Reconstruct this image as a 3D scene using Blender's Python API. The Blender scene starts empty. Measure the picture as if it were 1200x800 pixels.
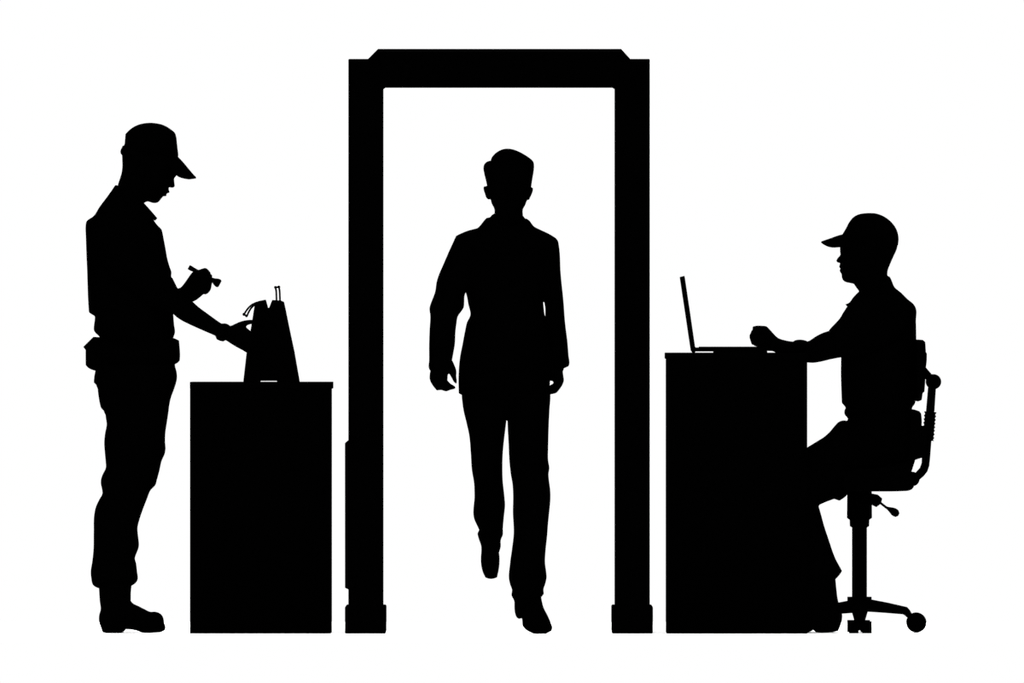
import bpy, bmesh, math
import numpy as np
from mathutils import Vector, Matrix
from mathutils.geometry import delaunay_2d_cdt

# ------------------------------------------------------------------ camera, world, lights, exposure
S = bpy.context.scene
COL = S.collection
DIST = 80.0          # telephoto from far away: the scene reads as a side elevation
PPM = 320.0          # photo pixels per metre at the middle of the scene
ZC = 341.0 / PPM     # camera height
cd = bpy.data.cameras.new('camera'); cam = bpy.data.objects.new('camera', cd); COL.objects.link(cam)
cam.location = (0, -DIST, ZC); cam.rotation_euler = (math.pi / 2, 0, 0)
cd.sensor_width = 36.0; cd.lens = 36.0 * DIST / (1200.0 / PPM); cd.clip_start = 1.0; cd.clip_end = 400.0
S.camera = cam
W = bpy.data.worlds.new('white_sky'); S.world = W; W.use_nodes = True
W.node_tree.nodes['Background'].inputs[0].default_value = (1, 1, 1, 1)
W.node_tree.nodes['Background'].inputs[1].default_value = 1.0
for nm, rot in (('fill_sun_front', (math.radians(58), math.radians(4), 0)), ('fill_sun_back', (math.radians(-58), math.radians(-4), 0))):
    l = bpy.data.lights.new(nm, 'SUN'); l.energy = 6.0; l.angle = math.radians(30)  # added fill suns: keep the floor white and wash out contact shadows
    o = bpy.data.objects.new(nm, l); o.rotation_euler = rot; o.location = (0, 0, 6); COL.objects.link(o)
S.view_settings.view_transform = 'Standard'; S.view_settings.look = 'None'
S.view_settings.exposure = 0.0; S.view_settings.gamma = 1.0
S.view_settings.use_curve_mapping = False

# ------------------------------------------------------------------ materials
def mat(name, c, scale=60.0, vary=0.3, rough=1.0):
    m = bpy.data.materials.new(name); m.use_nodes = True
    nt = m.node_tree; b = nt.nodes['Principled BSDF']
    n = nt.nodes.new('ShaderNodeTexNoise'); n.inputs['Scale'].default_value = scale
    r = nt.nodes.new('ShaderNodeValToRGB')
    r.color_ramp.elements[0].color = (c * (1 - vary),) * 3 + (1,)
    r.color_ramp.elements[1].color = (c,) * 3 + (1,)
    tc = nt.nodes.new('ShaderNodeTexCoord')
    nt.links.new(tc.outputs['Object'], n.inputs['Vector'])
    nt.links.new(n.outputs['Fac'], r.inputs['Fac']); nt.links.new(r.outputs['Color'], b.inputs['Base Color'])
    b.inputs['Roughness'].default_value = rough
    b.inputs['Specular IOR Level'].default_value = 0.0
    return m
M_FLOOR = mat('white_studio_floor', 0.92, 3, 0.02)
M = {k: mat('black_' + k, 0.00012, s) for k, s in (('skin', 40), ('hair', 200), ('cloth', 120), ('leather', 90), ('metal', 20), ('plastic', 30), ('wood', 12), ('fabric', 150))}

# ------------------------------------------------------------------ helpers
def at(px, py, Y=0.0):
    s = (DIST + Y) / DIST / PPM
    return ((px - 600.0) * s, Y, ZC - (py - 400.0) * s)

def smooth(pts, step=2.5, corner=38.0):
    """closed outline, rounded between its points, its sharp corners kept"""
    p = [np.array(q, float) for q in pts]; n = len(p); tang = []
    for i in range(n):
        a, b, c = p[i - 1], p[i], p[(i + 1) % n]
        d0, d1 = np.linalg.norm(b - a), np.linalg.norm(c - b)
        u0, u1 = (b - a) / d0, (c - b) / d1
        ang = math.degrees(math.acos(max(-1, min(1, float(u0 @ u1)))))
        if ang > corner: tang.append((u0, u1))
        else:
            t = (u0 * d1 + u1 * d0); t /= np.linalg.norm(t); tang.append((t, t))
    out = []
    for i in range(n):
        a, b = p[i], p[(i + 1) % n]; d = np.linalg.norm(b - a)
        m0, m1 = tang[i][1] * d, tang[(i + 1) % n][0] * d
        k = max(1, int(round(d / step)))
        for j in range(k):
            t = j / k
            out.append(tuple((2*t**3-3*t**2+1)*a + (t**3-2*t**2+t)*m0 + (-2*t**3+3*t**2)*b + (t**3-t**2)*m1))
    return out

def _inside(P, poly):
    x, y = P[:, 0], P[:, 1]; r = np.zeros(len(P), bool); n = len(poly)
    for i in range(n):
        x0, y0 = poly[i]; x1, y1 = poly[(i + 1) % n]
        if y0 == y1: continue
        c = (y0 > y) != (y1 > y)
        r ^= c & (x < (x1 - x0) * (y - y0) / (y1 - y0) + x0)
    return r

def _dist(P, poly):
    d = np.full(len(P), 1e9); n = len(poly)
    for i in range(n):
        a = poly[i]; ab = poly[(i + 1) % n] - a; L = ab @ ab
        t = np.clip(((P - a) @ ab) / max(L, 1e-12), 0, 1)
        q = a + t[:, None] * ab
        d = np.minimum(d, np.hypot(*(P - q).T))
    return d

def inflate(pts, T, yc=0.0, p=0.5, corner=38.0):
    """a full-bodied closed form: outline given in the middle plane, depth T (half) rising round from the outline
    as a stretched membrane would. yc: its distance, a number or a function of (px, py)."""
    poly = np.array(smooth(pts, corner=corner)); n = len(poly)
    lo, hi = poly.min(0), poly.max(0)
    area = 0.5 * abs(sum(poly[i][0]*poly[(i+1)%n][1] - poly[(i+1)%n][0]*poly[i][1] for i in range(n)))
    h = max(1.3, math.sqrt(area / 600.0))
    gx = np.arange(lo[0], hi[0] + h, h); gy = np.arange(lo[1], hi[1] + h, h * 0.87)
    G = np.array([(x + (0.5 * h if j % 2 else 0), y) for j, y in enumerate(gy) for x in gx])
    G = G[_inside(G, poly)]; G = G[_dist(G, poly) > max(0.75 * h, 1.9)] if len(G) else G
    cand = []
    for dd in (0.35, 1.2):
        for i in range(n):
            if dd > 1 and i % 2: continue
            a, b = poly[i], poly[(i + 1) % n]; e = b - a; L = np.linalg.norm(e)
            if L < 1e-6: continue
            nn = np.array([-e[1], e[0]]) / L; m = (a + b) / 2
            for s in (1, -1): cand.append((m + s * nn * dd, dd))
    C = np.array([c[0] for c in cand]); D = np.array([c[1] for c in cand])
    ok = _inside(C, poly) & (_dist(C, poly) > D * 0.8)
    pts_in = [tuple(q) for q in C[ok]] + [tuple(q) for q in G]
    vs = [Vector(q) for q in poly] + [Vector(q) for q in pts_in]
    res = delaunay_2d_cdt(vs, [(i, (i + 1) % n) for i in range(n)], [], 1, 1e-4)
    V = np.array([tuple(v) for v in res[0]]); F = [f for f in res[2] if len(f) == 3]
    cen = np.array([V[list(f)].mean(0) for f in F]); keep = _inside(cen, poly)
    F = [f for f, k in zip(F, keep) if k]
    bnd = _dist(V, poly) < 1e-3
    N = len(V); A = np.zeros((N, N)); B = np.zeros(N)
    for f in F:
        q = V[list(f)]; a2 = abs(np.cross(q[1] - q[0], q[2] - q[0]))
        if a2 < 1e-9: continue
        for k in range(3):
            i, j, l = f[(k + 1) % 3], f[(k + 2) % 3], f[k]
            e1, e2 = V[i] - V[l], V[j] - V[l]
            w = max(0.5 * float(e1 @ e2) / a2, 1e-3)
            A[i, j] -= w; A[j, i] -= w; A[i, i] += w; A[j, j] += w
            B[l] += a2 / 6
    used = np.zeros(N, bool)
    for f in F: used[list(f)] = True
    inn = np.where(~bnd & used)[0]
    u = np.zeros(N); u[inn] = np.linalg.solve(A[np.ix_(inn, inn)], B[inn])
    t = T * (np.maximum(u, 0) / u.max()) ** p
    fy = yc if callable(yc) else (lambda x, y: yc)
    verts, idx_f, idx_b = [], {}, {}
    for i in range(N):
        if not used[i]: continue
        y0 = fy(V[i][0], V[i][1]); x, _, z = at(V[i][0], V[i][1], y0)
        if bnd[i]: idx_f[i] = idx_b[i] = len(verts); verts.append((x, y0, z))
        else:
            idx_f[i] = len(verts); verts.append((x, y0 - t[i], z))
            idx_b[i] = len(verts); verts.append((x, y0 + t[i], z))
    faces = [tuple(idx_f[i] for i in f) for f in F] + [tuple(idx_b[i] for i in reversed(f)) for f in F]
    return verts, faces

def tube(path, radii, n=12):
    """round limb along world points, ends domed"""
    P = [Vector(q) for q in path]; R = list(radii) if hasattr(radii, '__len__') else [radii] * len(P)
    d0 = (P[0] - P[1]).normalized(); d1 = (P[-1] - P[-2]).normalized()
    pts = [P[0] + d0 * R[0], P[0] + d0 * R[0] * .7] + P + [P[-1] + d1 * R[-1] * .7, P[-1] + d1 * R[-1]]
    rr = [R[0] * .05, R[0] * .71] + R + [R[-1] * .71, R[-1] * .05]
    v, f = [], []; ref = None
    for i, q in enumerate(pts):
        a = pts[max(i - 1, 0)]; b = pts[min(i + 1, len(pts) - 1)]; d = (b - a).normalized()
        if ref is None: ref = d.orthogonal().normalized()
        u = (ref - d * ref.dot(d)).normalized(); ref = u; w = d.cross(u)
        for k in range(n):
            an = 2 * math.pi * k / n; v.append(tuple(q + (u * math.cos(an) + w * math.sin(an)) * rr[i]))
    for i in range(len(pts) - 1):
        for k in range(n): f.append((i*n+k, i*n+(k+1)%n, (i+1)*n+(k+1)%n, (i+1)*n+k))
    f.append(tuple(range(n))[::-1]); f.append(tuple((len(pts)-1)*n+k for k in range(n)))
    return v, f

def ptube(path, r, n=12):
    """tube through (px, py, Y) points, radii in photo pixels"""
    rr = [x / PPM for x in r] if hasattr(r, '__len__') else r / PPM
    return tube([at(*q) for q in path], rr, n)

def lathe(prof, a, b, n=40):
    """turned form: profile [(distance along axis, radius)] from world point a towards b"""
    a, b = Vector(a), Vector(b); d = (b - a).normalized(); u = d.orthogonal().normalized(); w = d.cross(u)
    v, f = [], []
    for t, r in prof:
        for k in range(n):
            an = 2 * math.pi * k / n; v.append(tuple(a + d * t + (u * math.cos(an) + w * math.sin(an)) * r))
    for i in range(len(prof) - 1):
        for k in range(n): f.append((i*n+k, i*n+(k+1)%n, (i+1)*n+(k+1)%n, (i+1)*n+k))
    f.append(tuple(range(n))[::-1]); f.append(tuple((len(prof)-1)*n+k for k in range(n)))
    return v, f

def ball(c, r, nu=16, nv=10):
    c = Vector(c); r = Vector(r) if hasattr(r, '__len__') else Vector((r, r, r)); v, f = [], []
    v.append(tuple(c + Vector((0, 0, r.z))))
    for i in range(1, nv):
        th = math.pi * i / nv
        for k in range(nu):
            an = 2 * math.pi * k / nu
            v.append((c.x + r.x * math.sin(th) * math.cos(an), c.y + r.y * math.sin(th) * math.sin(an), c.z + r.z * math.cos(th)))
    v.append(tuple(c - Vector((0, 0, r.z)))); last = len(v) - 1
    for k in range(nu):
        f.append((0, 1 + k, 1 + (k + 1) % nu)); f.append((last, last - nu + (k + 1) % nu, last - nu + k))
    for i in range(nv - 2):
        for k in range(nu): f.append((1+i*nu+k, 1+(i+1)*nu+k, 1+(i+1)*nu+(k+1)%nu, 1+i*nu+(k+1)%nu))
    return v, f

def prism(pts, y0, y1, Yref=None, round_it=False):
    """outline extruded straight back from y0 to y1"""
    if round_it: pts = smooth(pts, 2.0, round_it)
    if Yref is None: Yref = (y0 + y1) / 2
    q = [at(x, y, Yref) for x, y in pts]; n = len(q)
    v = [(a[0], y0, a[2]) for a in q] + [(a[0], y1, a[2]) for a in q]
    f = [tuple(range(n)), tuple(range(2 * n - 1, n - 1, -1))] + [(i, (i + 1) % n, n + (i + 1) % n, n + i) for i in range(n)]
    return v, f

def box(x0, x1, y0, y1, z0, z1):
    v = [(x, y, z) for z in (z0, z1) for y in (y0, y1) for x in (x0, x1)]
    return v, [(0, 2, 3, 1), (4, 5, 7, 6), (0, 1, 5, 4), (2, 6, 7, 3), (0, 4, 6, 2), (1, 3, 7, 5)]

def obj(name, pieces, material, parent=None, remesh=0.0, bevel=0.0, shade=True):
    bm = bmesh.new()
    for v, f in pieces:
        vs = [bm.verts.new(q) for q in v]
        for t in f:
            try: bm.faces.new([vs[i] for i in t])
            except ValueError: pass
    bmesh.ops.recalc_face_normals(bm, faces=bm.faces)
    me = bpy.data.meshes.new(name); bm.to_mesh(me); bm.free()
    me.materials.append(material)
    o = bpy.data.objects.new(name, me); COL.objects.link(o)
    if remesh:
        r = o.modifiers.new('r', 'REMESH'); r.mode = 'VOXEL'; r.voxel_size = remesh; r.use_smooth_shade = True
    if bevel:
        r = o.modifiers.new('b', 'BEVEL'); r.width = bevel; r.segments = 3; r.limit_method = 'ANGLE'; r.angle_limit = math.radians(40)
    if remesh or bevel:
        dg = bpy.context.evaluated_depsgraph_get(); me2 = bpy.data.meshes.new_from_object(o.evaluated_get(dg))
        o.modifiers.clear(); o.data = me2; me2.name = name
        bpy.data.meshes.remove(me); me = me2
        if not me.materials: me.materials.append(material)
    if shade and not bevel: me.polygons.foreach_set('use_smooth', [True] * len(me.polygons))
    if parent is not None:
        o.parent = parent; bpy.context.view_layer.update(); o.matrix_parent_inverse = parent.matrix_world.inverted()
    return o

def tag(o, label=None, cat=None, group=None, kind=None):
    if label: o['label'] = label
    if cat: o['category'] = cat
    if group: o['group'] = group
    if kind: o['kind'] = kind
    return o

def empty(name, loc, label, cat):
    o = bpy.data.objects.new(name, None); COL.objects.link(o); o.location = loc; o.empty_display_size = .1
    bpy.context.view_layer.update()
    return tag(o, label, cat)

def lerp(x0, y0, x1, y1):
    def g(x):
        t = max(0.0, min(1.0, (x - x0) / (x1 - x0))); return y0 + (y1 - y0) * t
    return g

# ------------------------------------------------------------------ the setting
fl = obj('floor', [([(-7, -2.5, 0), (7, -2.5, 0), (7, 3, 0), (-7, 3, 0)], [(0, 1, 2, 3)])], M_FLOOR, shade=False)
tag(fl, 'plain white seamless studio floor under everyone', None, None, 'structure')

# ------------------------------------------------------------------ walk-through metal detector
GY = 0.28
def X(px, Y): return at(px, 400, Y)[0]
def Z(py, Y=0.0): return at(600, py, Y)[2]
gate = empty('metal_detector', (X(585, 0), 0, 0), 'tall black walk-through metal detector gate around the walking man', 'metal detector')
def upright(pxo, pxi, name):
    lo, hi = sorted((X(pxo, -GY), X(pxi, GY)))
    return obj(name, [box(lo, hi, -GY, GY, 0.002, Z(69, -GY))], M['plastic'], gate, bevel=0.004)
upright(408.2, 449.4, 'side_panel')
upright(761.5, 720.1, 'side_panel')
pts = [(X(431.9, 0), Z(69, -GY)), (X(443.5, 0), Z(57.3, -GY)), (X(727.5, 0), Z(57.3, -GY)), (X(738.1, 0), Z(69, -GY)),
       (X(738.1, 0), Z(72, -GY)), (X(720, GY) + .001, Z(72, -GY)), (X(720, GY) + .001, Z(104.8, GY)), (X(717.8, GY), Z(102.9, GY)),
       (X(451.6, GY), Z(102.9, GY)), (X(449.4, GY) - .001, Z(104.8, GY)), (X(449.4, GY) - .001, Z(72, -GY)), (X(431.9, 0), Z(72, -GY))]
n = len(pts); e = GY - 0.001
v = [(a, -e, b) for a, b in pts] + [(a, e, b) for a, b in pts]
obj('header_unit', [(v, [tuple(range(n)), tuple(range(2*n-1, n-1, -1))] + [(i, (i+1) % n, n+(i+1) % n, n+i) for i in range(n)])], M['plastic'], gate, bevel=0.002)
for a, b in ((404.2, 453.0), (765.2, 716.3)):
    lo, hi = sorted((X(a, -GY), X(b, GY)))
    obj('base_foot', [box(lo, hi, -GY - .004, GY + .004, 0.0, Z(709.0))], M['metal'], gate, bevel=0.006)
obj('control_box', [prism([(404.1, 519.1), (408.2, 515.4), (412, 515.4), (412, 690.6), (408.2, 690.6), (404.2, 688.6)], -GY + .03, .12, -GY)], M['plastic'], gate)

# ------------------------------------------------------------------ left inspection table
TY = 0.27
tb = empty('inspection_table', (X(306, 0), 0, 0), 'narrow black box-shaped table under the handbag', 'table')
zt = Z(447.2)
obj('tabletop', [box(X(222.5, -TY), X(390.7, TY), -TY, TY, Z(455.2), zt)], M['wood'], tb, bevel=0.002)
obj('side_panel', [box(X(222.6, -TY), X(389, TY), -TY + .004, -TY + .022, 0, Z(455.3))], M['wood'], tb)
obj('side_panel', [box(X(222.6, -TY), X(389, TY), TY - .018, TY - .0005, 0, Z(455.3))], M['wood'], tb)
obj('end_panel', [box(X(222.6, -TY), X(222.6, -TY) + .018, -TY + .023, TY - .019, 0, Z(455.3))], M['wood'], tb)
obj('end_panel', [box(X(389, TY) - .018, X(389, TY), -TY + .023, TY - .019, 0, Z(455.3))], M['wood'], tb)

# ------------------------------------------------------------------ right desk (open knee hole on the chair's side)
DY = 0.30
dk = empty('office_desk', (X(863, 0), 0, 0), 'black office desk with the open laptop on top', 'desk')
obj('desktop', [box(X(778.8, DY), X(946, -DY), -DY, DY, Z(420.2), Z(413.0))], M['wood'], dk, bevel=0.002)
obj('side_panel', [box(X(780.1, DY), X(946, -DY), -DY + .001, -DY + .019, 0, Z(418.8))], M['wood'], dk)
obj('side_panel', [box(X(780.1, DY), X(946, -DY), DY - .019, DY - .001, 0, Z(418.8))], M['wood'], dk)
obj('back_panel', [box(X(780.1, DY), X(780.1, DY) + .018, -DY + .02, DY - .02, 0, Z(420.3))], M['wood'], dk)

# ------------------------------------------------------------------ handbag on the left table
BT = 0.10
bag = empty('handbag', (X(318, 0), 0, zt), 'black upright handbag with open notched top and two loop handles', 'handbag')
obj('bag_body', [prism([(299, 356), (301, 353.8), (303.5, 352.6), (311.3, 351.0), (314, 360.6), (315.7, 360.6), (319.3, 351.4), (329, 351.9), (332.6, 353.6),
    (334.5, 362), (338.5, 382), (345, 412.5), (351.1, 447.3), (325.4, 447.3), (324.6, 446.1), (305.4, 446.1), (304.6, 447.3), (285.4, 447.3), (289.3, 413.1), (295, 381), (297.5, 365)],
    -BT, BT)], M['leather'], bag, bevel=0.0015)
def bag_handle(strands, ends):
    pc = []
    for line in strands:
        m = len(line) - 1; half = []
        for i, (x, y) in enumerate(line):
            t = i / m; half.append((x, y, 0.055 * math.sqrt(max(0, 1 - t ** 2.5))))
        # a strand arches from the far side up over the middle and back down on the near side
        L = half + [(x, y, -Y) for x, y, Y in reversed(half[:-1])]
        pc.append(ptube([(x, y, Y) for x, y, Y in L], 1.1))
    (xa, ya, ra), (xb, yb, rb) = ends
    pc.append(ptube([(xa, ya, 0), (xb, yb, 0)], 1.1))
    pc.append(ball(at(xa, ya, 0), ra / PPM)); pc.append(ball(at(xb, yb, 0), rb / PPM))
    return obj('handle', pc, M['leather'], bag)
bag_handle([[(304, 353.6), (299.5, 354.9), (295.5, 356.8), (292.0, 359.7), (289.6, 362.6), (287.8, 365.2), (286.3, 367.6)],
            [(303, 355.5), (299.5, 356.4), (296.5, 358.6), (293.9, 361.3), (292.1, 364.3), (290.7, 367.0), (289.8, 369.4)]],
           ((286.0, 368.2, 1.9), (288.8, 370.0, 1.7)))
bag_handle([[(324.1, 353), (324.0, 349), (323.9, 345), (323.7, 341), (323.2, 338.5), (322.9, 336.4)],
            [(328.2, 353), (328.0, 349), (327.9, 345), (327.7, 341), (327.3, 338.5), (327.0, 336.2)]],
           ((322.8, 336.6, 1.7), (326.8, 336.2, 1.75)))

# ------------------------------------------------------------------ hands: palm as part of the body plus separate fingers
def fingers(paths, r):
    return [ptube(q, [r * 1.05, r, r * .95, r * .82][:len(q)] + [r * .8] * max(0, len(q) - 4), 10) for q in paths]

def brim(top, bot, y, width):
    """curved cap peak: centre line rises to the top edge, the sides droop to the lower edge"""
    m, ns = 10, 16; v, f = [], []
    def samp(L, t):
        P = [np.array(q, float) for q in L]; d = [0]
        for i in range(1, len(P)): d.append(d[-1] + np.linalg.norm(P[i] - P[i-1]))
        s = t * d[-1]
        for i in range(1, len(P)):
            if s <= d[i] + 1e-9: return P[i-1] + (P[i] - P[i-1]) * ((s - d[i-1]) / (d[i] - d[i-1]))
        return P[-1]
    for lay in (0, 1):
        for i in range(m + 1):
            t = i / m; a, b = samp(top, t), samp(bot, t)
            w = width * math.sqrt(max(0.02, 1 - (t * .96) ** 2.6))
            for k in range(ns + 1):
                s = -1 + 2 * k / ns; q = a + (b - a) * s * s
                x, yy, z = at(q[0], q[1] + (0.5 if lay == 0 else -0.5) * 0 , y + s * w)
                v.append((x, yy, z - (0.003 if lay else 0)))
    W1 = ns + 1; L = (m + 1) * W1
    for i in range(m):
        for k in range(ns):
            a = i * W1 + k; f.append((a, a + 1, a + W1 + 1, a + W1)); f.append((L + a, L + a + W1, L + a + W1 + 1, L + a + 1))
    rim = [k for k in range(ns)] ; 
    for k in range(ns):
        f.append((k, L + k, L + k + 1, k + 1)); b0 = m * W1; f.append((b0 + k, b0 + k + 1, L + b0 + k + 1, L + b0 + k))
    for i in range(m):
        a, b = i * W1, (i + 1) * W1; f.append((a, b, L + b, L + a))
        a, b = i * W1 + ns, (i + 1) * W1 + ns; f.append((a, L + a, L + b, b))
    return v, f

# ------------------------------------------------------------------ standing guard on the left
g1 = empty('person', (X(140, 0), 0, 0), 'standing guard in cap and duty belt searching the handbag with a flashlight raised', 'person')
face1 = [(206, 200), (207, 205.3), (204, 209), (204.3, 213), (204.9, 218.3), (203, 219.9), (200, 219.8), (197.5, 219), (198, 222.5), (199, 225.5), (195.3, 226.8),
         (194.9, 229.9), (191.3, 229.9), (188.5, 233.3), (185.5, 236.8), (181.5, 237.9), (177.5, 237.3), (173, 236), (168.8, 237.6), (170, 246), (160, 252), (140, 240),
         (138, 217), (140.6, 208.8), (142.5, 202.5), (143.4, 195), (143.2, 186), (143, 180), (148, 165), (160, 155), (180, 152), (198, 160), (204, 175), (205, 190)]
near_hand = [(180, 345), (192, 338), (212, 344), (226, 353.5), (232, 359), (240, 365), (249, 371.5), (256, 376.5), (260, 379.2), (267, 381.6), (269.7, 381.7), (275, 379.5), (282, 376.5),
             (287, 375.2), (296, 374.5), (301, 375.5), (300.5, 379), (294, 379.8), (290, 381), (288, 382.8), (292.8, 387), (299, 391), (302, 400), (299, 410), (292, 413.6),
             (288.6, 413), (285, 410.7), (278, 407), (270, 402.2), (264.5, 398.7), (258, 396.5), (252, 393.3), (244, 389.8), (233, 385), (222, 380), (213, 375.5), (207, 371.5), (203, 368), (188, 364)]
far_hand = [(190, 352), (194, 335), (200.8, 322.5), (204.4, 330), (208.3, 338), (211.5, 336.8), (215, 333), (219, 327.5), (225.2, 319), (229, 315.5), (232.5, 316), (236.5, 314.7), (240, 313.7), (242, 314.2),
            (245, 317), (246.6, 319), (247.2, 323), (248.5, 326), (248.6, 331), (248, 334.5), (247.5, 338), (246, 341), (243, 344), (241, 345), (238.5, 344.5), (234, 348.5), (230, 351.5), (226, 353.5), (216, 362), (203, 368)]
arm_y = lerp(195, -.195, 285, -.128)
farm_y = lerp(200, .19, 236, .10)
ny = lambda x, y: arm_y(x)
fy_ = lambda x, y: farm_y(x)
nf = [[(286, 390 + 5.6 * i, -.124), (295, 393 + 5.2 * i, -.119), (304, 395 + 4.8 * i, -.1135), (312 - abs(i - 1.2) * 1.5, 396.5 + 4.8 * i, -.1125)] for i in range(4)]
ax0, ax1 = np.array([221.1, 312.8]), np.array([256.4, 332.0]); axd = (ax1 - ax0) / np.linalg.norm(ax1 - ax0); axn = np.array([-axd[1], axd[0]])
ff = []
for i in range(4):
    c = ax0 + axd * (15 + i * 4.2); R = (2.4, 4.4, 5.2, 3.2)[i]; q = []
    for a in (-60, -20, 25, 70, 120):      # curl round the flashlight, over the near side
        a = math.radians(a); p2 = c - axn * R * math.cos(a); q.append((p2[0], p2[1], .10 - .018 * math.sin(a) * 1.0))
    ff.append(q)
body1 = [inflate(face1, .074, 0, .42), inflate(near_hand, .034, ny, .5), inflate(far_hand, .036, fy_, .5)]
body1 += fingers(nf, 2.7) + fingers(ff, 2.15)
body1 += [ptube([(296, 377, -.127), (303, 378.4, -.117), (308, 380.5, -.1135)], [2.2, 2.1, 1.8], 10)]           # thumb
body1 += [ptube([(232, 343, .085), (240, 338, .072), (246, 332.5, .073)], [3.6, 2.6, 2.0], 10)]                  # other thumb
for s in (-1, 1):
    body1 += [ball(at(166, 200, s * .074), (.016, .010, .030)), ball(at(198.5, 207, s * .031), (.012, .013, .011))]   # ear, eye
    body1 += [ptube([(138, 290, s * .155), (165, 318, s * .165), (188, 342, s * .17)], [14, 12, 10])]
    body1 += [ptube([(158, 458, s * .085), (156, 550, s * .1), (138, 610, s * .11), (134, 690, s * .12)], [21, 18, 15, 11])]
body1 += [ptube([(148, 245, 0), (150, 300, 0), (158, 380, 0), (160, 430, 0)], [20, 28, 28, 20])]
obj('body', body1, M['skin'], g1, remesh=0.0024)
obj('hair', [inflate([(144.5, 172), (160, 168), (170, 180), (168, 196), (161, 208), (150, 213.5), (139.9, 212), (142.5, 202.5), (143.4, 195), (143.2, 186)], .081, 0, .35)], M['hair'], g1)
cap = obj('cap', [inflate([(147, 157), (151.3, 152.5), (156.3, 148.8), (162.5, 145.9), (168.8, 144.4), (176.3, 143.8), (183.8, 144.5), (190, 145.9), (196.3, 148.8), (201.3, 152.3), (205, 155.6),
    (206.5, 160), (207.3, 166.3), (208.1, 173.8), (208.8, 183.8), (207, 189), (185, 190), (160, 187), (145, 182), (145.9, 170.6), (146.5, 163)], .083, 0, .42)], M['fabric'], g1)
obj('strap', [inflate([(150, 170.2), (143.8, 170.6), (142.3, 173.8), (141, 177.5), (141.5, 180), (143.4, 182.5), (152, 184)], .07, 0, .4)], M['fabric'], cap)
obj('brim', [brim([(203, 178), (208.8, 183.8), (213.1, 188.1), (220, 196.3), (225.6, 203.1), (229.8, 207.5)], [(196, 191), (206.5, 204.6), (210, 206.7), (215, 208.3), (221.3, 209.3), (229.5, 208.2)], 0, .075)], M['fabric'], cap)
shirt_t = [(137.5, 216.9), (135, 216.9), (132.5, 220.6), (128.1, 226.9), (116.9, 241.9), (108.1, 254.4), (103.8, 256.9), (101, 260), (100.4, 263.8), (100.6, 277.5), (101.3, 298.8), (102.1, 317.5),
    (102.5, 330), (103.1, 348.8), (104.1, 365.6), (106.3, 367.5), (111.3, 370.3), (111, 375), (110, 382.5), (110, 386.9), (112.5, 390.6), (116.5, 394), (117, 420), (130, 428), (190, 428), (201, 420), (203.1, 395.6), (205, 390), (204, 380), (203.1, 368.1),
    (202, 350), (201, 335), (200.6, 323.1), (201, 319.4), (198.8, 312.5), (196.3, 303.8), (193.8, 290), (191.9, 280), (190.4, 272.5), (189.4, 268.8), (185.6, 265), (181.9, 260.6), (178, 254), (168, 246), (150, 232)]
sleeve1 = [(108, 275), (122, 262), (145, 266), (172, 288), (192, 314), (201.5, 326), (207.5, 339), (205, 352), (196, 364), (180, 360), (150, 338), (120, 308)]
sh = obj('shirt', [inflate(shirt_t, .165, 0, .4), inflate(sleeve1, .068, -.165, .45), inflate(sleeve1, .068, .165, .45)], M['cloth'], g1, remesh=0.003)
obj('collar', [inflate([(137.5, 216.9), (135, 216.9), (131.5, 222), (136, 236), (160, 252), (178, 257), (182, 258.4), (184.4, 255.6), (177.5, 247.5), (168.8, 237.8), (158, 238), (146, 229)], .066, 0, .4, 30)], M['cloth'], sh)
bl = obj('duty_belt', [inflate([(112, 397), (116.5, 396), (160, 399), (205, 396.5), (209.8, 398.8), (210.6, 407.5), (211, 417.5), (210.6, 422.5), (208.1, 425), (204.8, 426.9), (200, 432), (160, 434), (113, 432), (108, 420)], .176, 0, .35)], M['leather'], g1)
obj('belt_pouch', [inflate([(120, 395), (109.4, 394.6), (102.5, 401.3), (97.5, 406.3), (100.3, 410), (100.3, 417.5), (100.4, 427.5), (101.9, 429.4), (112.5, 434.4), (122, 434), (126, 415)], .06, -.09, .35, 30)], M['leather'], bl)
leg1 = [(112.5, 432), (110.4, 441.3), (109.8, 448.1), (113.1, 451.3), (115, 461.3), (116.9, 472.5), (118.5, 478.1), (122.8, 482.5), (124, 490), (125, 496.3), (123.1, 507.5), (122.1, 517.5), (122.8, 530),
    (123.8, 541.3), (124.1, 547.5), (120.6, 555), (118.5, 560.6), (118.1, 566.3), (119.4, 572.5), (120, 578.1), (116.3, 585), (111.9, 595), (110.3, 603.8), (109.8, 623.8), (109.4, 645), (108.1, 657.5),
    (106.3, 670), (106.9, 677.5), (108.8, 685), (111.3, 687.3), (115.6, 689), (135, 690), (153.8, 686.3), (158.8, 683.1), (161, 680), (160.6, 668.8), (159.6, 660), (158.1, 653.8), (160, 648.1), (162.5, 641.3), (162.9, 637.5),
    (162.3, 631.3), (161.3, 617.5), (163.8, 607.5), (168.1, 595), (172.5, 583.8), (176.3, 574.4), (182.5, 567.5), (183.8, 562.5), (186.9, 551.3), (189.4, 540), (193.4, 530.5), (194, 526.3), (193.5, 517.5),
    (193.8, 507.5), (195.6, 495), (197.3, 483.8), (198.8, 472.5), (200.6, 465), (203.8, 456.3), (206.3, 448.8), (207.5, 442.5), (207.3, 437.5), (205, 429), (190, 412), (125, 412)]
pelvis1 = [(112.5, 428), (111.5, 441), (112, 448), (117, 462), (121, 480), (135, 505), (160, 515), (182, 505), (193, 484), (200, 460), (204, 448), (205.5, 440), (204.5, 424), (198, 406), (160, 402), (122, 406), (115, 418)]
obj('trousers', [inflate(leg1, .088, lambda x, y: lerp(430, -.085, 690, -.125)(y), .45), inflate(leg1, .088, lambda x, y: lerp(430, .085, 690, .125)(y), .45), inflate(pelvis1, .165, 0, .4)], M['cloth'], g1, remesh=0.0032)
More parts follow.
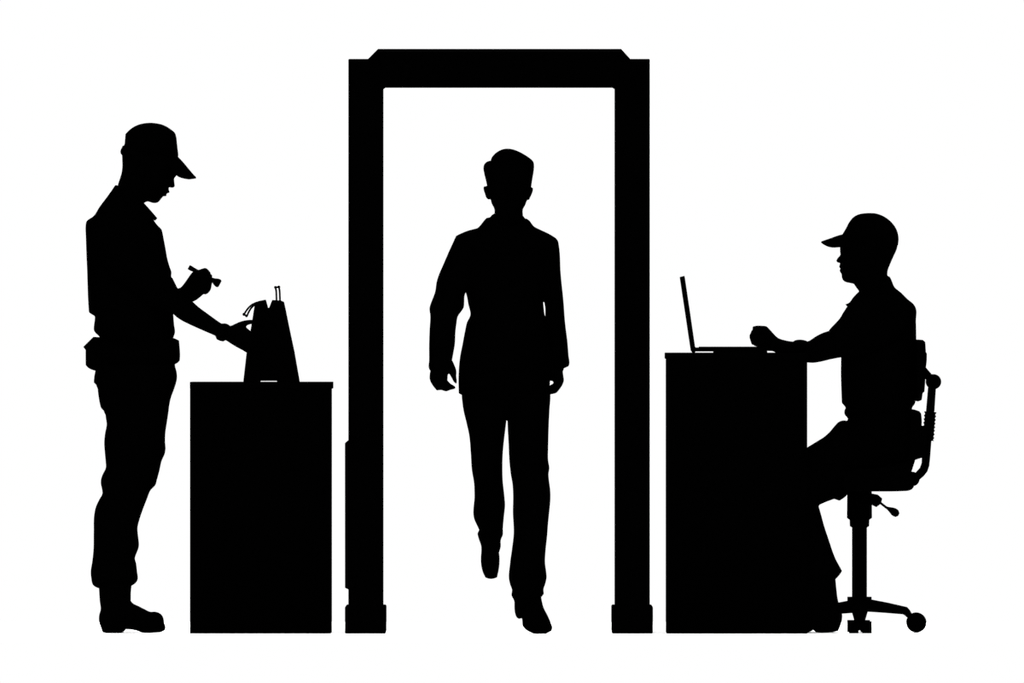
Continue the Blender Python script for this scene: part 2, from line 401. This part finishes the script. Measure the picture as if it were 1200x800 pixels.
boot1 = [(115.6, 683), (116.9, 703.8), (117.8, 715), (116.6, 718.8), (115.9, 723.8), (116.5, 730), (118.8, 736.3), (120, 739.8), (123.8, 741.3), (133.8, 741.5), (142.5, 741.3), (145.6, 739.4), (147.5, 737), (155, 737.5),
    (161.3, 739), (167.5, 741), (173.8, 741.3), (182.5, 740.9), (190, 739.8), (193.1, 738.1), (194, 735), (192.5, 730), (191.9, 726.3), (190.6, 721.9), (187.5, 718.5), (182.5, 716.6), (175.6, 716.5),
    (170, 713.8), (162.5, 710), (155, 706), (153.3, 703.8), (153.5, 692.5), (154.5, 683), (135, 678)]
for s in (-1, 1): obj('boot', [inflate(boot1, .052, s * .125, .4)], M['leather'], g1)
obj('wristwatch', [inflate([(256.5, 377.5), (260, 378.9), (263.5, 378.7), (267.5, 380), (270, 381.8), (267.5, 390), (264.5, 398.5), (261.5, 400), (258, 399.3), (254, 397.5), (252, 393), (255, 385)], .040, ny, .4, 30)], M['metal'], g1)

# the flashlight in the raised hand
fa, fb = at(ax0[0], ax0[1], .10), at(ax1[0], ax1[1], .10)
tl = empty('flashlight', fa, 'short black flashlight gripped in the raised hand of the standing guard', 'flashlight')
q = 1 / PPM
obj('barrel', [lathe([(0, .4*q), (0, 2.3*q), (.8*q, 2.8*q), (5*q, 2.8*q), (5.5*q, 2.55*q), (27*q, 2.6*q), (32*q, 2.5*q), (32*q, .4*q)], fa, fb)], M['metal'], tl)
hd = obj('lamp_head', [lathe([(31*q, .5*q), (31*q, 2.5*q), (34*q, 3.4*q), (36.5*q, 4.5*q), (38.6*q, 5.1*q), (40.5*q, 5.0*q), (41.8*q, 3.9*q), (41.6*q, .5*q)], fa, fb)], M['metal'], tl)

# ------------------------------------------------------------------ walking man inside the gate
g2 = empty('person', (X(590, -.1), -.1, 0), 'man in jacket and trousers walking through the metal detector gate', 'person')
head2 = [(569.4, 208), (570.9, 217.9), (566.9, 218.4), (566.5, 220.6), (568.1, 226.3), (570.6, 232.5), (572.5, 233.8), (575, 233.1), (576, 238.1), (579.4, 245), (579.4, 251), (578, 262), (595, 272), (613, 262),
         (612.9, 253.1), (612.8, 245), (615.6, 240), (617.5, 234.4), (620, 234), (621.9, 230), (624.4, 223.8), (624.8, 220.3), (622.3, 219.4), (623.6, 208), (623, 195), (612, 184), (595, 180), (578, 186), (570, 196)]
hair2 = [(575, 188.1), (576.3, 184.4), (580, 180), (585, 176.5), (590, 174.6), (595, 174.1), (601.3, 175), (607.5, 177.3), (615, 181.3), (621.3, 185.6), (625, 189.4), (625.8, 193.1), (625.3, 201.3), (623.8, 210), (622.5, 219),
         (612, 221), (595, 223), (580, 221), (570.9, 217.9), (569.4, 211.3), (567.3, 202.5), (566.5, 196.3), (567.5, 192.5), (570.6, 189.4)]
ra_y = lerp(290, -.02, 440, -.20)      # his right arm swings forward
la_y = lerp(290, -.02, 440, .12)       # his left arm swings back
rhand = [(507, 425), (503.5, 438.8), (503.4, 443.8), (506.9, 451.3), (511.9, 457.5), (516.9, 456.9), (523.1, 458.5), (527.5, 456.9), (533.1, 455.6), (534.1, 453.8), (532.5, 451.9), (528.8, 450),
         (524.4, 445.6), (524.8, 438.8), (526.3, 437.5), (528.8, 441.9), (531.9, 447.5), (534.4, 450), (535.6, 448.1), (534.8, 442.5), (534.8, 433.8), (532.5, 427.5), (529.8, 421.9), (520, 415)]
lhand = [(659, 430), (660, 438.8), (660.8, 446.3), (660, 448.8), (655, 456.9), (651.9, 460.3), (648, 461.4), (644, 462.4), (642, 458), (643, 452), (646.2, 450.2), (647.8, 449.6), (648.6, 448.2), (648, 446.6), (646.4, 446.2),
         (642.5, 446.4), (642.5, 436), (646, 426)]
body2 = [inflate(head2, .092, -.03, .42), inflate(rhand, .030, lambda x, y: ra_y(y)), inflate(lhand, .030, lambda x, y: la_y(y))]
body2 += fingers([[(508, 446 + .5 * i, -.215 + .016 * i), (513, 453, -.218 + .016 * i), (520, 455.4, -.217 + .016 * i), (530.6 + .3 * i, 453.8, -.213 + .016 * i)] for i in range(4)], 2.3)
body2 += [ptube([(529.5, 430, -.195), (532.6, 440, -.20), (533.6, 446.6, -.20)], [2.6, 2.1, 1.9], 10)]
body2 += fingers([[(658.2, 446 - i * .3, .10 + .016 * i), (655, 453, .098 + .016 * i), (650.5, 458, .099 + .016 * i), (646, 459.4, .103 + .016 * i)] for i in range(4)], 2.1)
for s in (-1, 1):
    body2 += [ball(at(596 + s * 10.5, 212, -.108), (.013, .012, .009))]
body2 += [ptube([(596, 208, -.112), (596, 217, -.127), (596, 223, -.137)], [1.8, 2.8, 3.6]), ball(at(596, 231.5, -.112), (.024, .014, .008)), ball(at(596, 240, -.098), (.02, .016, .012))]
body2 += [ptube([(596, 258, 0), (594, 300, 0), (594, 380, 0), (592, 445, 0)], [18, 32, 30, 24]), ptube([(596, 235, 0), (596, 270, 0)], [15, 17]),
          ptube([(550, 290, -.02), (524, 360, -.105), (519, 430, -.19)], [12, 10, 8]), ptube([(638, 292, -.01), (651, 360, .045), (654, 432, .11)], [12, 9, 7]),
          ptube([(568, 460, 0), (571, 545, -.033), (572, 562, -.036), (574, 602, .08), (574, 655, .26)], [18, 12, 12, 12, 8]), ptube([(616, 460, -.01), (620, 550, -.113), (619, 640, -.185), (618, 705, -.21)], [18, 14, 12, 9])]
obj('body', body2, M['skin'], g2, remesh=0.0024)
obj('hair', [inflate(hair2, .094, 0, .42)], M['hair'], g2)
torso2 = [(575, 253.5), (574.4, 254.4), (570, 255.5), (566.5, 259.3), (560.6, 266.3), (545, 271.3), (540, 285), (541, 310), (543, 330), (545.9, 343), (546.9, 346.3), (548.8, 356.3), (551, 370), (547.5, 376.9), (545, 387.5),
    (541.9, 403.8), (539.4, 416.3), (538.1, 427), (537.3, 441.3), (537.5, 460.6), (540, 462.1), (570, 464), (600, 465), (640, 463.5), (643.5, 462), (645, 440), (643.5, 400), (642.5, 382), (640.5, 373), (638.6, 369.6), (637.3, 361.3), (636.6, 352.9),
    (638, 340), (644, 310), (647.5, 276.3), (633.8, 269.4), (626.3, 265.6), (617.5, 256.4), (615.6, 256), (612, 254), (596, 258)]
rarm2 = [(560, 267), (545, 271.3), (538.1, 274.4), (534.4, 276.3), (531.3, 283.1), (525.6, 295.6), (519.4, 310), (513.8, 323.1), (511.7, 330), (510, 341.3), (505, 355), (503.4, 360), (504.2, 370), (503.4, 386.3), (502.8, 405),
    (502.8, 422.5), (502.5, 431.3), (504, 434.4), (510, 436.5), (522, 434), (529.5, 424), (529.8, 421.9), (531.3, 413.8), (533.2, 402), (533.8, 388.8), (535, 378.8), (536.5, 370.6), (541.3, 363.8), (543.5, 360), (544, 355), (545, 344.4), (545.9, 342.5),
    (552, 325), (562, 295)]
larm2 = [(625, 266), (633.8, 269.4), (647.5, 276.3), (651.9, 279.4), (653.8, 281.9), (654.8, 286.3), (656, 296.3), (656.9, 317.5), (658.3, 333), (660, 348.8), (662.5, 380), (665, 400), (666.3, 416.3), (667.1, 426.9), (666.3, 429),
    (659, 432.2), (648, 433), (644, 428), (642, 400), (639, 382), (638.9, 370.6), (638.8, 360), (637.5, 352.8), (634, 330), (625, 295)]
jk = obj('jacket', [inflate(torso2, .13, 0, .42), inflate(rarm2, .068, lambda x, y: ra_y(y), .45), inflate(larm2, .064, lambda x, y: la_y(y), .45)], M['cloth'], g2, remesh=0.003)
obj('collar', [inflate([(579.4, 250), (576.3, 251.9), (574.4, 254.4), (570, 255.4), (566.5, 259.7), (563, 264), (575, 272), (595, 290), (615, 272), (623, 262), (617.5, 256.2), (615.6, 256), (613, 252.9), (606, 258), (595, 262), (586, 258)], .075, -.01, .4, 30)], M['cloth'], jk)
rl_y = lambda x, y: (lerp(450, 0, 560, -.04)(y) + lerp(560, 0, 660, .30)(y))
ll_y = lambda x, y: lerp(450, 0, 600, -.17)(y) + lerp(600, 0, 720, -.04)(y)
rleg2 = [(541, 455), (541.9, 472.5), (543.4, 482), (546.3, 493.8), (550, 511.3), (551.6, 530), (552.9, 550), (555.6, 567.5), (556, 580), (556, 608.8), (558.8, 615), (561.5, 620.6), (559.4, 625), (560.6, 630), (563.8, 640),
    (564, 646.3), (574, 649), (584.8, 647.5), (586.9, 640), (586.9, 632.5), (589.4, 626.3), (589.4, 620), (590.6, 605), (591.9, 591.3), (591, 580), (589.1, 561.3), (588.8, 548.8), (589.1, 533.8), (590.6, 516.3), (592.3, 502.5),
    (593.6, 491.9), (598, 470), (596, 440), (560, 428), (545, 436)]
lleg2 = [(590, 445), (592, 475), (594.5, 491.3), (595, 502.5), (596, 521.3), (596.9, 540), (598.5, 555), (600.6, 567.5), (601.3, 580), (601, 598.8), (601.9, 626.3), (600, 642.5), (597.5, 661.3), (596.5, 678.8), (598.1, 685.6), (600, 690.6),
    (599.4, 697.5), (602.3, 703.1), (602.8, 712.5), (603.8, 719.4), (605.6, 723.5), (608.1, 725), (615, 723), (628, 708), (634, 700), (637.5, 695.6), (636.9, 691.3), (639.4, 682.5), (640.6, 676.3), (640, 668.8), (638.8, 660), (639.4, 645),
    (641, 630), (642.5, 611.3), (643.8, 598.8), (645.1, 582), (644.9, 575), (643.1, 560), (642.8, 555), (643.8, 548.8), (642.5, 540), (642.5, 521.3), (643.1, 498.8), (644, 480), (645, 462), (641, 440), (615, 428)]
pel2 = [(542, 425), (541, 450), (542, 470), (546, 485), (560, 496), (580, 494), (594, 489), (608, 494), (628, 496), (640, 485), (643, 470), (644, 450), (640, 425), (615, 412), (565, 412)]
obj('trousers', [inflate(rleg2, .085, rl_y, .45), inflate(lleg2, .088, ll_y, .45), inflate(pel2, .12, 0, .45)], M['cloth'], g2, remesh=0.003)
obj('shoe', [inflate([(564.5, 641), (564, 646.3), (563.5, 655), (564, 662.5), (566.3, 671.3), (568.8, 676.3), (572.5, 677.8), (578.1, 677.8), (582.5, 676.3), (584.4, 667.5), (585.3, 660), (584.8, 647.5), (583, 641), (574, 638)], .07, lambda x, y: lerp(640, .30, 678, .26)(y), .42)], M['leather'], g2)
obj('shoe', [inflate([(607, 718), (611.9, 725.6), (612.3, 732.5), (616.3, 737.5), (623.8, 741.3), (632.5, 742.4), (641.3, 741.5), (646.3, 738.8), (647.3, 735), (645.6, 730), (641.9, 721.3), (636.9, 711.3), (635, 703.8), (634, 698), (620, 700)], .125, lambda x, y: lerp(700, -.20, 738, -.27)(y), .42)], M['leather'], g2)

# ------------------------------------------------------------------ laptop on the right desk
LY = .15
lap = empty('laptop', (X(855, 0), 0, Z(413)), 'slim black laptop standing open on the desk facing the seated guard', 'laptop')
bs = obj('laptop_base', [prism([(812, 407), (814.5, 406.9), (898, 406.9), (898.9, 408), (898.6, 413.1), (836.2, 413.1), (836, 411.7), (812, 411.7)], -LY, LY)], M['plastic'], lap, bevel=.0006)
obj('keyboard', [prism([(819.1, 407), (819.3, 406), (898, 406), (898.2, 407)], -LY + .02, LY - .02)], M['plastic'], bs)
obj('hinge', [prism([(809.2, 406.5), (814.4, 405.8), (815, 411.2), (814.1, 412.9), (811.4, 413.0), (809.6, 410.3)], -LY + .01, LY - .01)], M['metal'], lap)
obj('screen', [prism([(796.8, 324.4), (801.8, 323.2), (802.4, 326.3), (808.2, 365), (814.2, 406.2), (809.3, 408)], -LY, LY)], M['plastic'], lap, bevel=.0006)

# ------------------------------------------------------------------ office chair
ch = empty('office_chair', (X(1007, 0), 0, 0), 'black swivel office chair on casters carrying the seated guard', 'office chair')
obj('seat', [prism([(988, 556), (1000, 549), (1030, 547.5), (1040, 546), (1060, 541), (1071.3, 538.4), (1069, 545.5), (1066.8, 552.3), (1067.5, 562), (1069.8, 569.5), (1067.5, 572.5), (1064.5, 573.9), (1055.5, 574.8), (1045, 575.1), (1022, 575.2), (998, 575.4), (989, 574.6), (986, 566)], -0.23, 0.23, 0, 20)], M['fabric'], ch, bevel=.010)
obj('backrest', [prism([(1073.8, 397.6), (1080, 398.1), (1083.1, 400.6), (1083.8, 412.5), (1085, 413.8), (1084.8, 422.5), (1084, 429.4), (1083.4, 440), (1082.8, 450), (1082, 459.2), (1080.1, 459.8), (1079, 468.4), (1074.1, 470.3), (1073.6, 440)], -0.21, 0.21, 0, 20)], M['fabric'], ch, bevel=.010)
obj('lumbar_cushion', [prism([(1065.5, 479.0), (1069.4, 479.3), (1076.5, 481.6), (1078.4, 484.3), (1079.1, 491), (1079, 498.8), (1084, 499), (1085, 516), (1083.5, 534.4), (1080.4, 535.5), (1071.3, 538.5), (1062, 543), (1064, 530)], -0.19, 0.19, 0, 20)], M['fabric'], ch, bevel=.010)
bk = obj('back_bracket', [prism([(1080, 425), (1084, 429.4), (1091.9, 438.6), (1094, 447), (1086, 448), (1084.9, 444), (1083, 443.9), (1080, 444)], -.035, .035)], M['metal'], ch)
c = at(1093.9, 447.1, 0)
obj('adjusting_knob', [lathe([(0, .004), (0, 8.2*q), (.003, 8.9*q), (.077, 8.9*q), (.08, 8.2*q), (.08, .004)], (c[0], -.04, c[2]), (c[0], 1, c[2]))], M['plastic'], ch)
bar = obj('back_bar', [prism([(1088.2, 450), (1087.5, 455), (1085.4, 480), (1083, 505), (1080.4, 535), (1080.1, 542.5), (1078, 548.1), (1072.8, 553.8), (1068, 556), (1069, 565), (1077.3, 562), (1082.5, 557.5), (1086.6, 552.3), (1088.9, 545.5), (1090, 535),
    (1091.1, 520), (1092.5, 505), (1095.1, 480), (1096.8, 453)], -.022, .022)], M['metal'], ch, bevel=.0008)
a = at(1090.3, 482.3, 0); b = at(1087.4, 516, 0); L = (Vector(b) - Vector(a)).length; prof = [(0, .003), (0, 7.0*q)]
for i in range(8):
    t = L * i / 8; prof += [(t + .0001, 7.1*q), (t + L / 8 * .22, 7.2*q), (t + L / 8 * .55, 6.2*q), (t + L / 8 * .92, 6.3*q)]
prof += [(L - .002, 7.1*q), (L, 7.0*q), (L, .003)]
obj('bellows', [lathe(prof, a, b)], M['plastic'], ch)
c = at(1069, 561, 0)
obj('bar_pivot', [lathe([(0, .004), (0, 8*q), (.002, 8.5*q), (.058, 8.5*q), (.06, 8*q), (.06, .004)], (c[0], -.03, c[2]), (c[0], 1, c[2]))], M['metal'], ch)
cx = X(1007.2, 0)
obj('tilt_mechanism', [lathe([(0, .004), (0, 14.4*q), (Z(574.5) - Z(606.6), 14.7*q), (Z(574.5) - Z(608.6), 12*q), (Z(574.5) - Z(608.8), 11.6*q), (Z(574.5) - Z(616.2), 11.3*q), (Z(574.5) - Z(617.8), 9*q), (Z(574.5) - Z(617.8), .004)], (cx, 0, Z(574.5)), (cx, 0, 0))], M['plastic'], ch)
obj('gas_column', [lathe([(0, .004), (0, 8.75*q), (Z(616) - Z(700), 8.75*q), (Z(616) - Z(700), .004)], (cx, 0, Z(616)), (cx, 0, 0))], M['metal'], ch)
lv = obj('height_lever', [prism([(1018, 577.8), (1021.9, 578.1), (1028.8, 579.4), (1033.8, 583.8), (1032.9, 588.2), (1038.3, 592.4), (1041, 594), (1040.6, 597.6), (1037, 595), (1031.5, 590.6), (1026.9, 594), (1022.5, 591.9), (1018, 590)], -.012, .012)], M['metal'], ch)
obj('lever_handle', [inflate([(1037.5, 593.1), (1042.5, 593.9), (1050, 595.6), (1053.1, 598.1), (1054.1, 601.3), (1052.5, 604.4), (1049.4, 605.6), (1046.3, 604.4), (1041.3, 598.8), (1037.6, 594.8)], .013, 0)], M['plastic'], lv)
obj('base_hub', [lathe([(0, .004), (0, 14.2*q), (4*q, 14.3*q), (9*q, 12.5*q), (17*q, 8.6*q), (17*q, .004)], (cx, 0, Z(699)), (cx, 0, 0))], M['plastic'], ch)
def wheels(c, axis, r, half, gap):
    """twin caster wheels with a hub between"""
    c = Vector(c); a = Vector(axis); pc = []
    for s in (-1, 1):
        p0 = c + a * s * gap; p1 = c + a * s * half; d = half - gap
        pc.append(lathe([(0, .002), (0, r * .96), (d * .12, r), (d * .85, r), (d, r * .985), (d, .002)], p0, p1 if s else p1))
    pc.append(lathe([(0, .002), (0, r * .55), (2 * gap + .002, r * .55), (2 * gap + .002, .002)], c - a * (gap + .001), c + a * gap))
    return pc
rleg = [(1012, 699.6), (1021.5, 702.2), (1042, 706.2), (1063, 711), (1066, 714.3), (1068.5, 718.5), (1074, 722), (1070, 729), (1063.5, 723.7), (1060.5, 721), (1058, 719.5), (1037, 717.8), (1016, 716.4), (1005, 716.5)]
lg = obj('leg', [prism(rleg, -.018, .018)], M['plastic'], ch)
obj('caster', wheels(at(1073.8, 729.1, 0), (0, 1, 0), 11.75*q, .03, .006), M['plastic'], lg)
lg = obj('leg', [prism([(2014.2 - x + (0 if x < 1030 else 0), y + (1.6 if x < 1050 else 0)) for x, y in rleg], -.018, .018)], M['plastic'], ch)
obj('caster', wheels(at(940.4, 729.1, 0), (0, 1, 0), 11.75*q, .03, .006), M['plastic'], lg)
for s in (-1, 1):
    yo = s * .2; v = []
    for Y, z0, z1, wt, wb in ((s * .02, Z(716.3), Z(702), 8.6, 8.4), (s * .10, Z(718), Z(706), 8.4, 8.0), (s * .18, Z(720), Z(711), 8.4, 7.2), (s * .215, Z(728.5), Z(715.5), 8.6, 4.8)):
        v += [(cx - wt*q, Y, z1), (cx + wt*q, Y, z1), (cx + wb*q, Y, z0), (cx - wb*q, Y, z0)]
    f = [(0, 1, 2, 3), (15, 14, 13, 12)]
    for i in range(3):
        for k in range(4): f.append((i*4+k, i*4+(k+1) % 4, i*4+4+(k+1) % 4, i*4+4+k))
    lg = obj('leg', [(v, f)], M['plastic'], ch)
    cz = 7.0*q
    obj('caster', wheels((cx, yo, cz), (1, 0, 0), cz, 13.3*q, 2.1*q) + [box(cx - 12.8*q, cx + 12.8*q, yo - .014, yo + .014, cz - 3.6*q, cz + 6.6*q)], M['plastic'], lg)

# ------------------------------------------------------------------ seated guard on the right
g3 = empty('person', (X(1030, 0), 0, Z(549)), 'seated guard in a peaked cap working at the laptop', 'person')
face3 = [(984, 286), (984.4, 289), (984.4, 295), (985, 298.5), (983.1, 300.6), (980.6, 303.8), (980, 305.6), (981.3, 307.5), (984.8, 308.1), (983.8, 310.6), (983.3, 312.5), (984.8, 314.8), (983.8, 316.9), (984.8, 319),
    (986, 320.6), (986.5, 325), (987.8, 328.1), (990, 330), (995, 331.3), (1000.6, 332.5), (1003.1, 336.3), (1006.5, 341), (1010, 352), (1035, 350), (1044, 335), (1040, 322.8), (1040, 318.8), (1041.3, 313.8), (1044.4, 306.3), (1047.5, 299.4),
    (1050.6, 292.5), (1052, 285), (1049, 272), (1040, 260), (1025, 254), (1005, 257), (994, 270), (987, 280)]
sl = [(893, 381.5), (897.8, 382), (902.5, 386.3), (907, 391.3), (911.5, 395.5), (920, 398.5), (929, 399.9), (937, 400), (946.3, 399.8), (956.3, 393.8), (963.8, 390), (971.3, 387.5), (986, 384), (998, 398), (990, 417.5), (973, 421),
      (961.3, 423.8), (953.8, 425), (945.0, 424.8), (944.6, 419), (945.0, 413.5), (930, 413.5), (909, 413.4), (906.8, 411.9), (903, 411.3), (899, 411.4), (898.4, 406.5), (890, 406.3), (884.5, 405.5), (882, 403.5), (882, 396), (881.5, 388), (882, 382.5), (883.8, 381.9), (888, 381.3)]
h_y = lerp(895, .075, 985, .185)
body3 = [inflate(face3, .075, 0, .42)]
for s in (-1, 1):
    body3 += [inflate(sl, .030, lambda x, y, s=s: s * h_y(x), .5)]
    y0 = s * .075
    body3 += fingers([[(893, 386 + abs(i - 1.5), y0 + s * (-.026 + .0165 * i)), (881.7, 388.6 + .5 * i, y0 + s * (-.028 + .0175 * i)), (880.6 - .4 * (i % 2), 392 + i, y0 + s * (-.028 + .0175 * i)), (882.2, 402.2, y0 + s * (-.027 + .0175 * i))] for i in range(4)], 2.2)
    body3 += [ptube([(900, 398, y0 - s * .022), (892, 401, y0 - s * .036), (886, 402.8, y0 - s * .042)], [3.2, 2.5, 2.1], 10)]
    body3 += [ball(at(1021, 303, s * .075), (.016, .010, .030)), ball(at(990, 297, s * .031), (.012, .013, .011))]
    body3 += [ptube([(1040, 365, s * .16), (1015, 385, s * .175), (990, 403, s * .18)], [12, 12, 11])]
    body3 += [ptube([(1038, 520, s * .09), (985, 538, s * .11), (935, 562, s * .13), (940, 620, s * .13), (962, 690, s * .13)], [18, 18, 16, 14, 10])]
body3 += [ptube([(1025, 345, 0), (1030, 400, 0), (1030, 470, 0), (1032, 508, 0)], [16, 28, 28, 26])]
obj('body', body3, M['skin'], g3, remesh=0.0024)
obj('hair', [inflate([(1052, 272), (1052.2, 286), (1050.6, 292.5), (1047.5, 299.4), (1044.4, 306.3), (1041.8, 312.5), (1032, 311), (1025, 300), (1024, 284), (1036, 270)], .081, 0, .35)], M['hair'], g3)
cap = obj('cap', [inflate([(987.3, 274.4), (991.3, 267.5), (995, 260.6), (1000, 254.4), (1005, 251.5), (1011.3, 250), (1018.8, 249.5), (1026.3, 250), (1032.5, 251.9), (1038.8, 255.3), (1045, 260.6), (1050, 267.5), (1052.3, 273.8),
    (1053.1, 280), (1052.4, 287), (1040, 290), (1015, 289), (990, 288), (984.4, 288.4), (984, 281)], .083, 0, .42)], M['fabric'], g3)
obj('brim', [brim([(992, 272), (987.3, 274.4), (981.3, 276), (973.8, 278.8), (966.3, 281.3), (962.3, 282.9)], [(996, 288.5), (984, 288.7), (976.3, 289.3), (970.6, 288.3), (966.3, 286.3), (962.5, 283.6)], 0, .075)], M['fabric'], cap)
torso3 = [(1040, 322.8), (1042.8, 324.4), (1045, 328.8), (1047.8, 335.6), (1056.3, 343.1), (1063.8, 350.6), (1070.6, 356.3), (1072.9, 360), (1073.4, 376.3), (1073.8, 397.5), (1073.6, 430), (1073, 462), (1071.5, 474), (1069.4, 476.3), (1068.5, 480),
    (1066, 500), (1040, 512), (1005, 508), (994, 496), (993.5, 490), (989.6, 485), (989.4, 481.3), (991.3, 477.5), (986.5, 471.9), (985.9, 456.3), (985.4, 437.5), (985.6, 418.8), (985.4, 400), (986.5, 380), (988.8, 365.5), (992.8, 359), (1000, 350), (1010, 342), (1025, 334)]
sleeve3 = [(1064, 352), (1068, 366), (1062, 384), (1045, 402), (1020, 414), (1000, 418), (985, 418.8), (974, 420.8), (968.5, 405), (971.3, 387.3), (978.8, 378.8), (984.4, 372.5), (988.8, 365), (996, 357), (1020, 345), (1045, 343)]
sh = obj('shirt', [inflate(torso3, .165, 0, .4), inflate(sleeve3, .066, -.17, .45), inflate(sleeve3, .066, .17, .45)], M['cloth'], g3, remesh=0.003)
obj('collar', [inflate([(1040, 322.8), (1042.8, 324.4), (1045, 328.8), (1047.3, 335), (1040, 346), (1020, 354), (1000, 358), (992.8, 359), (990.6, 356.5), (994.4, 355), (1000, 348.1), (1006.9, 341), (1018, 338), (1032, 330)], .066, 0, .4, 30)], M['cloth'], sh)
leg3 = [(1066, 500), (1040, 494), (1010, 493.2), (993.8, 492.9), (986.9, 492.5), (982.5, 494.4), (978.8, 498.1), (972.5, 505.6), (966.3, 511.3), (957.5, 516.9), (946.3, 523.8), (925, 537), (910, 548), (904, 562), (906, 585), (914, 620), (925, 655), (935, 678),
    (955, 684), (978.8, 678.8), (981.9, 675.6), (985, 671.9), (986.9, 668.8), (983.1, 661.9), (980, 656.3), (977.3, 650), (971.3, 632.5), (966.3, 617.5), (962.5, 603.8), (959.1, 591.9), (967.5, 588.1), (977.5, 584.4), (983.8, 586.6), (991.9, 580.6),
    (996, 572), (1000, 553), (1030, 549), (1058, 544), (1068, 535), (1069, 515)]
obj('trousers', [inflate(leg3, .082, lambda x, y: -lerp(950, .13, 1050, .085)(x), .42), inflate(leg3, .082, lambda x, y: lerp(950, .13, 1050, .085)(x), .42),
    inflate([(998, 484), (1012, 476), (1040, 472), (1060, 474), (1067, 484), (1068.5, 500), (1069, 520), (1066, 536), (1040, 547), (1005, 549), (990, 530), (990, 502)], .17, 0, .4)], M['cloth'], g3, remesh=0.0032)
boot3 = [(938, 674), (978.8, 674), (980, 688), (982.5, 705), (985, 712), (986.3, 717.5), (986.9, 720), (986.5, 726.3), (984.4, 733.8), (981.9, 739), (976.3, 740.3), (967.5, 740.9), (960, 740.9), (955.6, 740), (952.9, 737.8),
    (950.6, 739.4), (947.5, 740.6), (925, 740.9), (908, 740.2), (904, 735), (906, 726), (918, 718), (928, 712), (936, 704), (937, 690)]
for s in (-1, 1): obj('boot', [inflate(boot3, .050, s * .13, .4)], M['leather'], g3)
obj('wristwatch', [inflate([(946.3, 399.8), (943.8, 398.8), (937.5, 397.8), (931.9, 398.5), (928.8, 400.3), (929, 408), (932, 412.5), (943, 412.5), (946, 408)], .036, lambda x, y: -h_y(x), .35, 30)], M['metal'], g3)
